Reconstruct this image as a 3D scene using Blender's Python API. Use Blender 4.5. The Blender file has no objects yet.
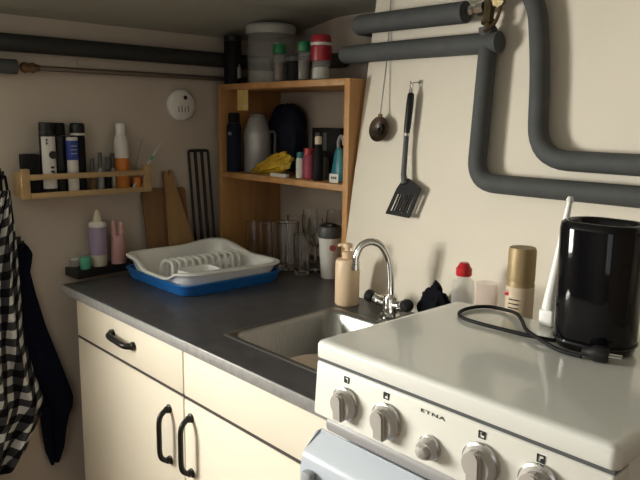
import bpy, bmesh, math, random
from mathutils import Vector, Matrix
random.seed(7)
sc = bpy.context.scene
COL = sc.collection
PI = math.pi

# ------------------------------------------------------------------ materials
def mat(name, col, rough=0.5, metal=0.0, var=0.0, scale=20.0, spec=0.5, coat=0.0, trans=0.0, bump=0.0, col2=None, stretch=None, ior=1.45):
    m = bpy.data.materials.new(name); m.use_nodes = True
    nt = m.node_tree; b = nt.nodes['Principled BSDF']
    b.inputs['Roughness'].default_value = rough
    b.inputs['Metallic'].default_value = metal
    b.inputs['Specular IOR Level'].default_value = spec
    b.inputs['Coat Weight'].default_value = coat
    b.inputs['Transmission Weight'].default_value = trans
    b.inputs['IOR'].default_value = ior
    b.inputs['Base Color'].default_value = (*col, 1)
    if var > 0 or col2 or bump > 0:
        tc = nt.nodes.new('ShaderNodeTexCoord'); mp = nt.nodes.new('ShaderNodeMapping')
        nt.links.new(tc.outputs['Object'], mp.inputs['Vector'])
        if stretch: mp.inputs['Scale'].default_value = stretch
        no = nt.nodes.new('ShaderNodeTexNoise'); no.inputs['Scale'].default_value = scale
        no.inputs['Detail'].default_value = 5
        nt.links.new(mp.outputs['Vector'], no.inputs['Vector'])
        if var > 0 or col2:
            cr = nt.nodes.new('ShaderNodeValToRGB')
            c2 = col2 if col2 else tuple(max(0, c*(1-var)) for c in col)
            cr.color_ramp.elements[0].position = .32; cr.color_ramp.elements[1].position = .68
            cr.color_ramp.elements[0].color = (*c2, 1); cr.color_ramp.elements[1].color = (*col, 1)
            nt.links.new(no.outputs['Fac'], cr.inputs['Fac'])
            nt.links.new(cr.outputs['Color'], b.inputs['Base Color'])
        if bump > 0:
            bp = nt.nodes.new('ShaderNodeBump'); bp.inputs['Strength'].default_value = bump
            bp.inputs['Distance'].default_value = .004
            nt.links.new(no.outputs['Fac'], bp.inputs['Height'])
            nt.links.new(bp.outputs['Normal'], b.inputs['Normal'])
    return m

def thin_mat(name, col, clear=.7, rough=.1):
    m = bpy.data.materials.new(name); m.use_nodes = True
    nt = m.node_tree; b = nt.nodes['Principled BSDF']
    b.inputs['Base Color'].default_value = (*col, 1); b.inputs['Roughness'].default_value = rough
    tr = nt.nodes.new('ShaderNodeBsdfTransparent'); mx = nt.nodes.new('ShaderNodeMixShader')
    mx.inputs['Fac'].default_value = clear
    nt.links.new(b.outputs[0], mx.inputs[1]); nt.links.new(tr.outputs[0], mx.inputs[2])
    nt.links.new(mx.outputs[0], nt.nodes['Material Output'].inputs['Surface'])
    return m

def gingham(name):
    m = bpy.data.materials.new(name); m.use_nodes = True
    nt = m.node_tree; b = nt.nodes['Principled BSDF']; b.inputs['Roughness'].default_value = .9
    b.inputs['Specular IOR Level'].default_value = .1
    uv = nt.nodes.new('ShaderNodeUVMap'); sp = nt.nodes.new('ShaderNodeSeparateXYZ')
    nt.links.new(uv.outputs[0], sp.inputs[0])
    outs = []
    for ax in ('X', 'Y'):
        mu = nt.nodes.new('ShaderNodeMath'); mu.operation = 'MULTIPLY'; mu.inputs[1].default_value = 1/.050
        fr = nt.nodes.new('ShaderNodeMath'); fr.operation = 'FRACT'
        gt = nt.nodes.new('ShaderNodeMath'); gt.operation = 'GREATER_THAN'; gt.inputs[1].default_value = .5
        nt.links.new(sp.outputs[ax], mu.inputs[0]); nt.links.new(mu.outputs[0], fr.inputs[0]); nt.links.new(fr.outputs[0], gt.inputs[0])
        outs.append(gt)
    ad = nt.nodes.new('ShaderNodeMath'); ad.operation = 'ADD'
    nt.links.new(outs[0].outputs[0], ad.inputs[0]); nt.links.new(outs[1].outputs[0], ad.inputs[1])
    hv = nt.nodes.new('ShaderNodeMath'); hv.operation = 'MULTIPLY'; hv.inputs[1].default_value = .5
    nt.links.new(ad.outputs[0], hv.inputs[0])
    cr = nt.nodes.new('ShaderNodeValToRGB'); cr.color_ramp.interpolation = 'CONSTANT'
    e = cr.color_ramp.elements
    e[0].position = 0; e[0].color = (.62, .61, .59, 1)
    e[1].position = .75; e[1].color = (.008, .008, .010, 1)
    k = e.new(.25); k.color = (.055, .055, .06, 1)
    nt.links.new(hv.outputs[0], cr.inputs['Fac']); nt.links.new(cr.outputs[0], b.inputs['Base Color'])
    return m

M = {}
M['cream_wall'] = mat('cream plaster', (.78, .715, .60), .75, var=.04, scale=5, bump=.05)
M['room_wall'] = mat('brown room wall', (.22, .18, .15), .8, var=.1, scale=4)
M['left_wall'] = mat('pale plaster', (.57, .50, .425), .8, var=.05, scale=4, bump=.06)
M['ceiling'] = mat('ceiling paint', (.43, .435, .385), .8, var=.06, scale=4)
M['floor'] = mat('brown floor boards', (.22, .14, .09), .5, var=.3, scale=8, stretch=(1, 8, 1))
M['white_paint'] = mat('white paint', (.8, .78, .74), .5)
M['cabinet'] = mat('cream laminate front', (.86, .78, .64), .45, var=.03, scale=3)
M['cabinet_body'] = mat('dark cabinet carcass', (.06, .05, .045), .7)
M['black_metal'] = mat('black bronze metal', (.03, .027, .025), .35, .6)
M['worktop'] = mat('grey slate laminate', (.070, .068, .071), .36, var=.35, scale=26)
M['edge'] = mat('grey edge band', (.40, .39, .38), .35, .3, var=.2, scale=60)
M['ledge'] = mat('black board', (.018, .017, .017), .6, var=.3, scale=30)
M['steel'] = mat('brushed steel', (.36, .355, .34), .33, .9, var=.15, scale=40, stretch=(1, 12, 1))
M['chrome'] = mat('chrome', (.75, .74, .72), .09, 1.0)
M['enamel'] = mat('white enamel', (.75, .745, .70), .13, coat=.3)
M['panel'] = mat('white control panel', (.74, .725, .66), .3)
M['door_enamel'] = mat('bluish white oven door', (.50, .54, .60), .25)
M['recess_shade_grey'] = mat('grey recess shade', (.30, .29, .29), .4)
M['knob'] = mat('warm grey knob', (.42, .39, .36), .38)
M['knob_ring'] = mat('metal knob ring', (.50, .49, .47), .25, .8)
M['ink'] = mat('dark print', (.02, .02, .022), .5)
M['foam'] = mat('grey foam pipe sleeve', (.075, .078, .078), .75, var=.15, scale=30, bump=.1)
M['dark_foam'] = mat('dark pipe sleeve', (.035, .035, .034), .75, var=.15, scale=30)
M['brass'] = mat('aged brass', (.15, .115, .06), .45, .85, var=.35, scale=50)
M['copper'] = mat('brown copper', (.20, .12, .07), .4, .8)
M['dark_bronze'] = mat('dark bronze', (.075, .05, .03), .4, .7, var=.4, scale=90)
M['thin_pipe'] = mat('painted thin pipe', (.20, .17, .14), .4, .6)
M['pine'] = mat('golden pine', (.56, .29, .105), .5, var=.25, scale=14, stretch=(2, 2, .25))
M['pine_light'] = mat('light pine', (.52, .35, .17), .55, var=.2, scale=14, stretch=(3, .4, 3))
M['board_dark'] = mat('brown board wood', (.26, .135, .06), .55, var=.25, scale=16, stretch=(3, 3, .3))
M['board_light'] = mat('tan board wood', (.40, .24, .10), .55, var=.2, scale=16, stretch=(3, 3, .3))
M['black'] = mat('black plastic', (.012, .012, .013), .35)
M['gloss_black'] = mat('glossy black', (.004, .004, .005), .07, spec=.35)
M['matt_black'] = mat('matt black', (.010, .010, .011), .6, spec=.2)
M['black_cloth'] = mat('black cloth', (.008, .008, .011), .95, spec=.1, bump=.4, scale=80)
M['navy'] = mat('navy cloth', (.006, .008, .018), .95, spec=.1, bump=.3, scale=60)
M['navy_bag'] = mat('navy bag', (.010, .014, .030), .7, spec=.2)
M['gingham'] = gingham('black white gingham')
M['white_plastic'] = mat('white plastic', (.80, .79, .76), .35)
M['rack_white'] = mat('bright white plastic', (.86, .86, .84), .3)
M['blue_plastic'] = mat('blue plastic', (.015, .14, .46), .3)
M['grey_plastic'] = mat('grey plastic', (.30, .31, .32), .45)
M['pale_lid'] = mat('pale grey lid', (.50, .50, .48), .4)
M['dark_grey'] = mat('dark grey plastic', (.09, .095, .10), .45)
M['peach'] = mat('peach plastic', (.80, .60, .40), .4)
M['red'] = mat('red plastic', (.50, .02, .025), .3)
M['dark_red'] = mat('dark red plastic', (.33, .02, .03), .3)
M['green'] = mat('green plastic', (.02, .22, .08), .4)
M['mint'] = mat('mint plastic', (.10, .42, .28), .4)
M['teal'] = mat('teal plastic', (.03, .20, .24), .35)
M['purple'] = mat('lilac label', (.36, .28, .42), .45)
M['cream'] = mat('cream plastic', (.72, .66, .50), .4)
M['pink'] = mat('dusty pink plastic', (.66, .37, .35), .45)
M['berry'] = mat('berry label', (.35, .05, .09), .4)
M['yellow'] = mat('yellow plastic bag', (.68, .44, .03), .35, var=.4, scale=25)
M['yellow_card'] = mat('yellow card', (.62, .40, .06), .5, col2=(.55, .48, .25), scale=60)
M['orange'] = mat('orange label', (.62, .20, .03), .4)
M['silver'] = mat('silver grey shell', (.46, .47, .47), .35, .35)
M['gold'] = mat('gold metal', (.33, .24, .12), .5, .3)
M['label_white'] = mat('white label', (.72, .70, .66), .5)
M['label_tan'] = mat('tan label', (.62, .50, .36), .5)
M['royal'] = mat('royal blue label', (.03, .06, .32), .4)
M['spice'] = mat('brown spice', (.19, .11, .05), .8, var=.4, scale=120)
M['salt'] = mat('white salt', (.72, .70, .66), .8)
M['paper_grey'] = mat('pale contents', (.40, .39, .37), .8, var=.3, scale=30)
M['glass'] = mat('clear glass', (1, 1, 1), .02, trans=1.0)
M['clear'] = thin_mat('clear plastic', (.60, .60, .58), .80, .12)
M['clear_bottle'] = thin_mat('clear bottle plastic', (.66, .65, .60), .80, .1)
M['pane'] = thin_mat('window glass', (.9, .92, .95), .95, .02)
M['rosy'] = thin_mat('rosy clear plastic', (.72, .52, .47), .82, .15)
M['beige_ceramic'] = mat('beige ceramic', (.62, .50, .40), .3)
M['lettering'] = mat('dark grey lettering', (.05, .05, .05), .5)

# ------------------------------------------------------------------ mesh helpers
def link(name, bm, m, parent=None, smooth=True, angle=40):
    bmesh.ops.recalc_face_normals(bm, faces=bm.faces)
    me = bpy.data.meshes.new(name); bm.to_mesh(me); bm.free()
    mats = m if isinstance(m, (list, tuple)) else [m]
    for k in mats: me.materials.append(M[k])
    if smooth:
        me.shade_smooth()
        try: me.set_sharp_from_angle(angle=math.radians(angle))
        except Exception: pass
    o = bpy.data.objects.new(name, me); COL.objects.link(o)
    if parent: o.parent = parent
    return o
def tag(o, label, cat, group=None):
    o['label'] = label; o['category'] = cat
    if group: o['group'] = group
    return o
def thing(name, label, cat, loc=(0, 0, 0), rot=(0, 0, 0), group=None):
    o = bpy.data.objects.new(name, None); COL.objects.link(o); o.empty_display_size = .03
    o.location = loc; o.rotation_euler = rot
    return tag(o, label, cat, group)
def struct(name, bm, m, parent=None, smooth=False):
    o = link(name, bm, m, parent, smooth)
    if not parent: o['kind'] = 'structure'
    return o
def plab(o, label): o['label'] = label; return o

def box(bm, x0, x1, y0, y1, z0, z1, bev=0.0, seg=2, mtx=None):
    t = bmesh.new()
    bmesh.ops.create_cube(t, size=1)
    for v in t.verts:
        v.co = Vector(((x0+x1)/2+v.co.x*(x1-x0), (y0+y1)/2+v.co.y*(y1-y0), (z0+z1)/2+v.co.z*(z1-z0)))
    if bev > 0: bmesh.ops.bevel(t, geom=t.edges[:], offset=bev, segments=seg, profile=.5, affect='EDGES')
    if mtx: bmesh.ops.transform(t, matrix=mtx, verts=t.verts)
    me = bpy.data.meshes.new('t'); t.to_mesh(me); t.free(); bm.from_mesh(me); bpy.data.meshes.remove(me)
    return bm
def B(*a, **k): return box(bmesh.new(), *a, **k)

def lathe(bm, prof, seg=24, c=(0, 0, 0), sx=1, sy=1, mtx=None, mi=None):
    """prof: list of (r, z); closed solid when it starts and ends at r=0"""
    rings = []
    for r, z in prof:
        if r < 1e-6:
            p = Vector((c[0], c[1], c[2]+z)); rings.append([bm.verts.new(mtx @ p if mtx else p)])
        else:
            R = []
            for k in range(seg):
                a = 2*PI*k/seg; p = Vector((c[0]+r*sx*math.cos(a), c[1]+r*sy*math.sin(a), c[2]+z))
                R.append(bm.verts.new(mtx @ p if mtx else p))
            rings.append(R)
    for i, (a, b) in enumerate(zip(rings, rings[1:])):
        for k in range(seg):
            k2 = (k+1) % seg
            if len(a) == 1 and len(b) == 1: continue
            if len(a) == 1: f = bm.faces.new((a[0], b[k], b[k2]))
            elif len(b) == 1: f = bm.faces.new((a[k], b[0], a[k2]))
            else: f = bm.faces.new((a[k], b[k], b[k2], a[k2]))
            if mi: f.material_index = mi[i]
    return bm
def L(prof, **k): return lathe(bmesh.new(), prof, **k)

def catmull(pts, n=8):
    pts = [Vector(p) for p in pts]
    if len(pts) < 3: return pts
    P = [pts[0]*2-pts[1]] + pts + [pts[-1]*2-pts[-2]]; out = []
    for i in range(1, len(P)-2):
        a, b, c, d = P[i-1], P[i], P[i+1], P[i+2]
        for k in range(n):
            t = k/n
            out.append(.5*((2*b)+(c-a)*t+(2*a-5*b+4*c-d)*t*t+(3*b-a-3*c+d)*t**3))
    out.append(pts[-1]); return out
def fillet(pts, r, n=6):
    """polyline with rounded corners"""
    pts = [Vector(p) for p in pts]; out = [pts[0]]
    for a, b, c in zip(pts, pts[1:], pts[2:]):
        u = (a-b); v = (c-b); rr = min(r, u.length*.49, v.length*.49)
        p, q = b+u.normalized()*rr, b+v.normalized()*rr
        for k in range(n+1):
            t = k/n; out.append(p*(1-t)**2+b*2*t*(1-t)+q*t*t)
    out.append(pts[-1]); return out
def tube(bm, pts, r, seg=12, flat=None):
    pts = [Vector(p) for p in pts]; rs = r if isinstance(r, (list, tuple)) else [r]*len(pts)
    T = [(pts[min(i+1, len(pts)-1)]-pts[max(i-1, 0)]).normalized() for i in range(len(pts))]
    n = T[0].orthogonal().normalized(); rings = []
    for i, p in enumerate(pts):
        n = (n-T[i]*n.dot(T[i])).normalized(); b = T[i].cross(n)
        rings.append([bm.verts.new(p+(n*math.cos(2*PI*k/seg)+b*math.sin(2*PI*k/seg))*rs[i]) for k in range(seg)])
    for a, b in zip(rings, rings[1:]):
        for k in range(seg): bm.faces.new((a[k], a[(k+1) % seg], b[(k+1) % seg], b[k]))
    bm.faces.new(rings[0][::-1]); bm.faces.new(rings[-1])
    return bm
def TB(*a, **k): return tube(bmesh.new(), *a, **k)

def prism(bm, poly, z0, z1, mtx=None):
    """extrude a 2D polygon (x,y) between z0 and z1"""
    a = [Vector((x, y, z0)) for x, y in poly]; b = [Vector((x, y, z1)) for x, y in poly]
    if mtx: a = [mtx @ p for p in a]; b = [mtx @ p for p in b]
    A = [bm.verts.new(p) for p in a]; Bv = [bm.verts.new(p) for p in b]; n = len(poly)
    bm.faces.new(A[::-1]); bm.faces.new(Bv)
    for k in range(n): bm.faces.new((A[k], A[(k+1) % n], Bv[(k+1) % n], Bv[k]))
    return bm
def rrect(x0, x1, y0, y1, r, n=6):
    out = []
    for cx, cy, a0 in ((x1-r, y1-r, 0), (x0+r, y1-r, 90), (x0+r, y0+r, 180), (x1-r, y0+r, 270)):
        for k in range(n+1):
            a = math.radians(a0+90*k/n); out.append((cx+r*math.cos(a), cy+r*math.sin(a)))
    return out
def loft(bm, loops, cap0=True, cap1=True):
    R = [[bm.verts.new(p) for p in l] for l in loops]; n = len(R[0])
    for a, b in zip(R, R[1:]):
        for k in range(n): bm.faces.new((a[k], a[(k+1) % n], b[(k+1) % n], b[k]))
    if cap0: bm.faces.new(R[0][::-1])
    if cap1: bm.faces.new(R[-1])
    return bm
def blob(c, s, amp=.12, freq=3.0, sub=4, seed=1, flat=True, power=1.0):
    bm = bmesh.new(); bmesh.ops.create_icosphere(bm, subdivisions=sub, radius=1)
    from mathutils import noise
    off = Vector((seed*3.1, seed*1.7, seed*.9))
    for v in bm.verts:
        p = v.co.copy()
        if power != 1: p = Vector([math.copysign(abs(q)**power, q) for q in p])
        d = 1+amp*noise.noise(p*freq+off)+amp*.5*noise.noise(p*freq*2.3+off)
        p = p*d
        if flat: p.z = max(p.z, -.98)
        v.co = Vector((c[0]+p.x*s[0], c[1]+p.y*s[1], c[2]+p.z*s[2]))
    if flat:
        zm = min(v.co.z for v in bm.verts); dz = c[2]-s[2]-zm
        for v in bm.verts: v.co.z += dz
    return bm
def Rx(a): return Matrix.Rotation(a, 4, 'X')
def Tm(*v): return Matrix.Translation(Vector(v))

# ------------------------------------------------------------------ room
WLX = -.05                                        # inner face of the left wall
SL = .15                                          # lean of the cream wall
def wry(z): return .59+SL*(max(z, .90)-1.045)               # face of the leaning cream wall
XR, YF = 2.9, -2.5
# left wall, with a window opening out of view towards the camera side
wy0, wy1, wz0, wz1 = -1.55, -.75, 1.0, 1.58
bm = bmesh.new()
T = .12
box(bm, WLX-T, WLX, YF, wy0, 0, 1.66); box(bm, WLX-T, WLX, wy1, 1.0, 0, 1.66)
box(bm, WLX-T, WLX, wy0, wy1, 0, wz0); box(bm, WLX-T, WLX, wy0, wy1, wz1, 1.66)
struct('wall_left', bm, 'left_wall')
struct('floor', B(WLX-T, XR+.1, YF-.1, 1.0, -.08, 0), 'floor')
bm = bmesh.new()
prism(bm, [(WLX-T, 1.655), (WLX, 1.655), (.30, 1.715), (XR+.1, 1.715), (XR+.1, 1.80), (WLX-T, 1.80)], -(1.0), -(YF-.1), Matrix.Rotation(PI/2, 4, 'X'))
struct('ceiling', bm, 'ceiling')
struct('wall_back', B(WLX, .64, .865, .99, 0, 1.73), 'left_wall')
bm = bmesh.new()
ys = lambda z: wry(z)
prism(bm, [(ys(0), 0), (ys(.9), .9), (ys(1.715), 1.715), (1.0, 1.715), (1.0, 0)], .632, XR,
      Matrix(((0, 0, 1, 0), (1, 0, 0, 0), (0, 1, 0, 0), (0, 0, 0, 1))))
struct('wall_right', bm, 'cream_wall')
struct('wall_front', B(WLX, XR, YF-.1, YF, 0, 1.72), 'room_wall')
struct('wall_far', B(XR, XR+.1, YF-.1, 1.0, 0, 1.72), 'room_wall')
fr = bmesh.new()
for a in ((wy0, wy0+.04, wz0, wz1), (wy1-.04, wy1, wz0, wz1), (wy0, wy1, wz0, wz0+.04), (wy0, wy1, wz1-.04, wz1), ((wy0+wy1)/2-.015, (wy0+wy1)/2+.015, wz0, wz1)):
    box(fr, WLX-.09, WLX-.05, a[0], a[1], a[2], a[3], .003)
w = struct('window_1', fr, 'white_paint')
link('window_pane', B(WLX-.072, WLX-.068, wy0+.04, wy1-.04, wz0+.04, wz1-.04), 'pane', w)
link('window_sill', B(WLX-.05, WLX+.02, wy0-.02, wy1+.02, wz0-.03, wz0, .004), 'white_paint', w)

# ------------------------------------------------------------------ kitchen units
def arch_handle(p0, p1, out, r=.006):
    """bow handle between two points, standing off along -y"""
    p0, p1 = Vector(p0), Vector(p1); d = (p1-p0)
    o = Vector((0, -out, 0))
    pts = [p0, p0+o*.55+d*.03, p0+o+d*.16, p0+o*1.05+d*.5, p1+o-d*.16, p1+o*.55-d*.03, p1]
    c = catmull(pts, 5); n = len(c)
    bm = TB(c, [r*(1.35 if (i < 4 or i > n-5) else 1.0) for i in range(n)], seg=10)
    for p in (p0, p1): lathe(bm, [(0, 0), (.011, 0), (.011, .003), (.007, .006), (0, .006)], seg=14, mtx=Tm(*p) @ Rx(PI/2))
    return bm
def unit(x0, x1, gapz, label, drawer_handle, hx, hz0, hz1, dname):
    t = thing('kitchen_cabinet', label, 'cabinet', ((x0+x1)/2, .3, 0), group='base cabinets under the worktop')
    ox, oy = (x0+x1)/2, .3
    link('carcass', B(x0-ox, x1-ox,   .05-oy, .560-oy, .10, .730, .001), 'cabinet_body', t)
    link('plinth', B(x0-ox, x1-ox, .09-oy, .54-oy, 0, .10), 'cabinet_body', t)
    link('top_rail', B(x0-ox, x1-ox, .05-oy, .09-oy, .730, .872), 'cabinet_body', t)
    dr = link(dname, B(x0+.002-ox, x1-.002-ox, .03-oy, .049-oy, gapz+.006, .872, .002), 'cabinet', t)
    if drawer_handle:
        link('handle', arch_handle((x0+.232-ox, .03-oy, .812), (x0+.348-ox, .03-oy, .806), .020, .0085), 'black_metal', dr)
    link('gap_shade', B(x0+.001-ox, x1-.001-ox, .0325-oy, .0495-oy, gapz-.0025, gapz+.0055), 'cabinet_body', t)  # dark strip standing in for the shade in the drawer gap
    link('side_gap_shade', B(x1-.0018-ox, x1-ox, .034-oy, .0495-oy, .105, .872), 'cabinet_body', t)  # thin dark strip, shade of the upright gap at the unit's edge
    d = link('door', B(x0+.002-ox, x1-.002-ox, .03-oy, .049-oy, .105, gapz-.003, .002), 'cabinet', t)
    link('handle', arch_handle((hx-ox, .03-oy, hz0), (hx-ox, .03-oy, hz1), .028, .0065), 'black_metal', d)
    return t
unit(.088, .671, .744, 'cream cabinet with handled drawer above its door, at the left wall', True, .606, .562, .694, 'drawer')
unit(.672, 1.176, .744, 'cream cabinet under the sink with plain handleless panel above its door, beside the cooker', False, .703, .568, .704, 'top_panel')

# worktop: slab with a rectangular opening for the sink, plus the strip that runs on behind the cooker
SX0, SX1, SY0, SY1 = .745, 1.150, .095, .435
t = thing('kitchen_worktop', 'dark grey slate-look worktop carrying the steel sink', 'worktop', (0, 0, .875))
bm = bmesh.new(); z0, z1 = 0, .025
for a in ((.058, SX0, .004, .566), (SX1, 1.184, .004, .566), (SX0, SX1, .004, SY0), (SX0, SX1, SY1, .566), (WLX+.002, .628, .566, .862), (WLX+.002, .058, .45, .566)):
    box(bm, a[0], a[1], a[2], a[3], z0, z1)
box(bm, 1.184, 1.78, .40, .566, z0, z1)
link('slab', bm, 'worktop', t, smooth=False)
plab(link('front_edge_band', B(.058, 1.184, 0, .0042, 0, .0247, .001), 'edge', t), 'lighter grey front edge band')
# rear support of the worktop strip
link('support_batten', B(1.20, 1.76, .54, .566, -.06, 0), 'cabinet_body', t)
# sink
t = thing('sink', 'stainless steel sink set into the grey worktop beside the cooker', 'sink', (0, 0, .9))
def rr3(x0, x1, y0, y1, r, z, n=6): return [Vector((x, y, z)) for x, y in rrect(x0, x1, y0, y1, r, n)]
bm = loft(bmesh.new(), [rr3(SX0-.006, SX1+.004, SY0-.006, SY1+.006, .014, .0005), rr3(SX0-.004, SX1+.002, SY0-.004, SY1+.004, .014, .0025), rr3(SX0+.008, SX1-.01, SY0+.008, SY1-.008, .04, .0015),
                     rr3(SX0+.014, SX1-.016, SY0+.014, SY1-.014, .038, -.008), rr3(SX0+.022, SX1-.024, SY0+.022, SY1-.022, .045, -.115),
                     rr3(SX0+.04, SX1-.04, SY0+.04, SY1-.04, .05, -.135), rr3(SX0+.15, SX1-.15, SY0+.13, SY1-.13, .03, -.138)], cap0=False)
link('basin', bm, 'steel', t, angle=60)
link('drain', L([(0, 0), (.035, 0), (.035, .003), (.028, .004), (.02, .001), (0, .001)], c=(.95, .27, -.1385)), 'chrome', t)
bm = bmesh.new(); box(bm, .90, 1.15, .436, .446, .0005, .006, .002)
link('back_rim', bm, 'chrome', t)
# bowl in the sink
tag(link('bowl', L([(0, 0), (.035, 0), (.04, .006), (.075, .03), (.088, .058), (.091, .06), (.088, .062), (.083, .056), (.07, .034), (.036, .011), (0, .009)], seg=32), 'beige_ceramic'),
    'beige ceramic bowl lying in the sink', 'bowl').location = (.90, .245, .768)

# ledge at the left end
bm = bmesh.new(); prism(bm, [(WLX, .058), (.034, .062), (.010, .20), (.004, .50), (WLX, .50)], .9005, .925)
tag(link('ledge_board', bm, 'ledge', smooth=False), 'narrow black board along the left wall at the end of the worktop', 'board')

# ------------------------------------------------------------------ cooker
CX0, CX1, CY0, CY1 = 1.196, 1.684, -.03, .345
t = thing('gas_cooker', 'white gas cooker with closed lid and five grey knobs', 'cooker', (0, 0, 0))
link('body', B(CX0, CX1, CY0+.03, CY1, .03, 1.0, .004), 'enamel', t)
for x in (CX0+.04, CX1-.04):
    for y in (.05, CY1-.04): link('foot', L([(0, 0), (.018, 0), (.018, .02), (.012, .03), (0, .03)], c=(x, y, 0), seg=14), 'black', t)
bm = loft(bmesh.new(), [rr3(CX0-.001, CX1+.003, CY0-.008, CY1, .010, 1.0035), rr3(CX0-.002, CX1+.004, CY0-.009, CY1+.002, .012, 1.0055), rr3(CX0-.002, CX1+.004, CY0-.009, CY1+.002, .012, 1.0245),
                        rr3(CX0, CX1+.002, CY0-.007, CY1, .012, 1.0285), rr3(CX0+.005, CX1-.003, CY0-.002, CY1-.005, .012, 1.031), rr3(CX0+.012, CX1-.010, CY0+.006, CY1-.012, .012, 1.0315)])
link('lid', bm, 'enamel', t, angle=50)
link('lid_seal', B(CX0+.002, CX1-.001, CY0-.0045, CY1-.004, .9965, 1.0045), 'dark_grey', t)
bm = bmesh.new()
box(bm, CX0-.001, CX1+.001, CY0-.006, CY0+.034, .906, .9965, .005, 3)
for v in bm.verts:
    if v.co.y < CY0+.01: v.co.y -= .006*(.9965-v.co.z)/.09
panel = link('control_panel', bm, 'panel', t)
def knob(x, z, r, big=True):
    F = Tm(x, CY0-.006-.006*(.9965-z)/.09, z) @ Rx(PI/2+.066)
    k = link('knob', lathe(bmesh.new(), [(0, 0), (r, 0), (r, .005), (r*.95, .009), (r*.86, .011), (r*.80, .016), (0, .016)], seg=32, mtx=F), 'knob', t)
    link('knob_ring', lathe(bmesh.new(), [(r*.96, .0), (r*1.10, .0), (r*1.10, .004), (r*.96, .006)], seg=32, mtx=F), 'knob_ring', k)
    g = bmesh.new()
    if big:
        w = r*.40
        prism(g, [(-w, -r*.93), (w, -r*.93), (w*1.05, r*.60), (w*.5, r*.93), (-w*.5, r*.93), (-w*1.05, r*.60)], .010, .0225, F)
        bmesh.ops.bevel(g, geom=[e for e in g.edges], offset=.0025, segments=2, affect='EDGES')
    else:
        lathe(g, [(0, .0155), (r*.66, .0155), (r*.58, .023), (r*.2, .026), (0, .026)], seg=6, mtx=F)
    link('grip', g, 'knob', k)
for x, z, r, b in ((1.268, .946, .0245, True), (1.353, .947, .0255, True), (1.434, .937, .0165, False), (1.516, .947, .0255, True), (1.598, .951, .0255, True)):
    knob(x, z, r, b)
for x, q in ((1.266, (-1, -1)), (1.348, (-1, 1)), (1.513, (1, 1)), (1.596, (1, -1))):
    bm = bmesh.new(); s = .0050; z = .9835; y = CY0-.0082
    for a in ((-s, s, s-.0013, s), (-s, s, -s, -s+.0013), (-s, -s+.0013, -s, s), (s-.0013, s, -s, s)):
        box(bm, x+a[0], x+a[1], y, y+.0022, z+a[2], z+a[3])
    lathe(bm, [(0, 0), (.0022, 0), (.0022, .0015), (0, .0015)], seg=10, mtx=Tm(x+q[0]*.0016, y+.0015, z+q[1]*.0016) @ Rx(PI/2))
    link('burner_symbol', bm, 'ink', t)
# raised lettering
cu = bpy.data.curves.new('lettering', 'FONT'); cu.body = 'ETNA'; cu.size = .0125; cu.extrude = .0004; cu.align_x = 'CENTER'; cu.space_character = 1.15
tmp = bpy.data.objects.new('tmp', cu); COL.objects.link(tmp)
dg = bpy.context.evaluated_depsgraph_get()
me = bpy.data.meshes.new_from_object(tmp.evaluated_get(dg)); bpy.data.objects.remove(tmp)
me.materials.clear(); me.materials.append(M['lettering'])
lo = bpy.data.objects.new('lettering', me); COL.objects.link(lo); lo.parent = t
lo.location = (1.433, CY0-.0074, .9815); lo.rotation_euler = (PI/2, 0, 0); lo.scale = (1.22, .56, 1)
# oven door
prof = [(.0, .20), (-.030, .20), (-.040, .22), (-.042, .834), (-.040, .844), (-.034, .851), (.002, .876), (.0, .876)]
bm = bmesh.new()
prism(bm, [(CY0+.002+a, b) for a, b in prof], CX0, CX1, Matrix(((0, 0, 1, 0), (1, 0, 0, 0), (0, 1, 0, 0), (0, 0, 0, 1))))
bmesh.ops.bevel(bm, geom=[e for e in bm.edges if e.calc_length() < .1], offset=.003, segments=2, affect='EDGES')
door = link('oven_door', bm, 'door_enamel', t, angle=30)
bm = bmesh.new(); c = [(CX0+.018, CY0+.0165, .889), (CX1-.018, CY0+.0165, .889)]
tube(bm, c, .0165, seg=20); link('recess_shade', bm, 'recess_shade_grey', t)  # grey bar gives the shadowed recess under the panel its tone
bm = bmesh.new(); box(bm, CX0+.018, CX0+.040, CY0-.056, CY0-.0395, .775, .828, .005); box(bm, CX1-.040, CX1-.018, CY0-.056, CY0-.0395, .765, .812, .005)
box(bm, CX0+.02, CX1-.02, CY0-.075, CY0-.054, .780, .805, .006)
link('handle', bm, 'grey_plastic', door)
link('oven_glass', B(CX0+.08, CX1-.08, CY0-.0425, CY0-.0395, .32, .68, .001), 'gloss_black', door)
link('drawer_panel', B(CX0, CX1, CY0-.03, CY0+.03, .05, .19, .004), 'enamel', t)

# ------------------------------------------------------------------ pine shelf unit in the niche
SHX0, SHX1, SHF, SHB, SHT = -.012, .624, .60, .862, 1.495
t = thing('shelf_unit', 'open golden pine shelf unit standing in the niche on the worktop', 'shelf', (0, 0, .9005))
b0 = .9005
link('side_panel', B(SHX0, SHX0+.019, SHF, SHB, 0, SHT-.019-b0, .0015), 'pine', t)
link('side_panel', B(SHX1-.021, SHX1, SHF, SHB, 0, SHT-b0, .0015), 'pine', t)
link('top_board', B(SHX0, SHX1-.021, SHF, SHB, SHT-.019-b0, SHT-b0, .0015), 'pine', t)
link('shelf_board', B(SHX0+.019, SHX1-.021, SHF+.002, SHB, 1.181-b0, 1.200-b0, .0015), 'pine', t)

# ------------------------------------------------------------------ generic bottles etc.
def parts_lathe(root, name, prof, m, **k): return link(name, L(prof, **k), m, root)

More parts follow.
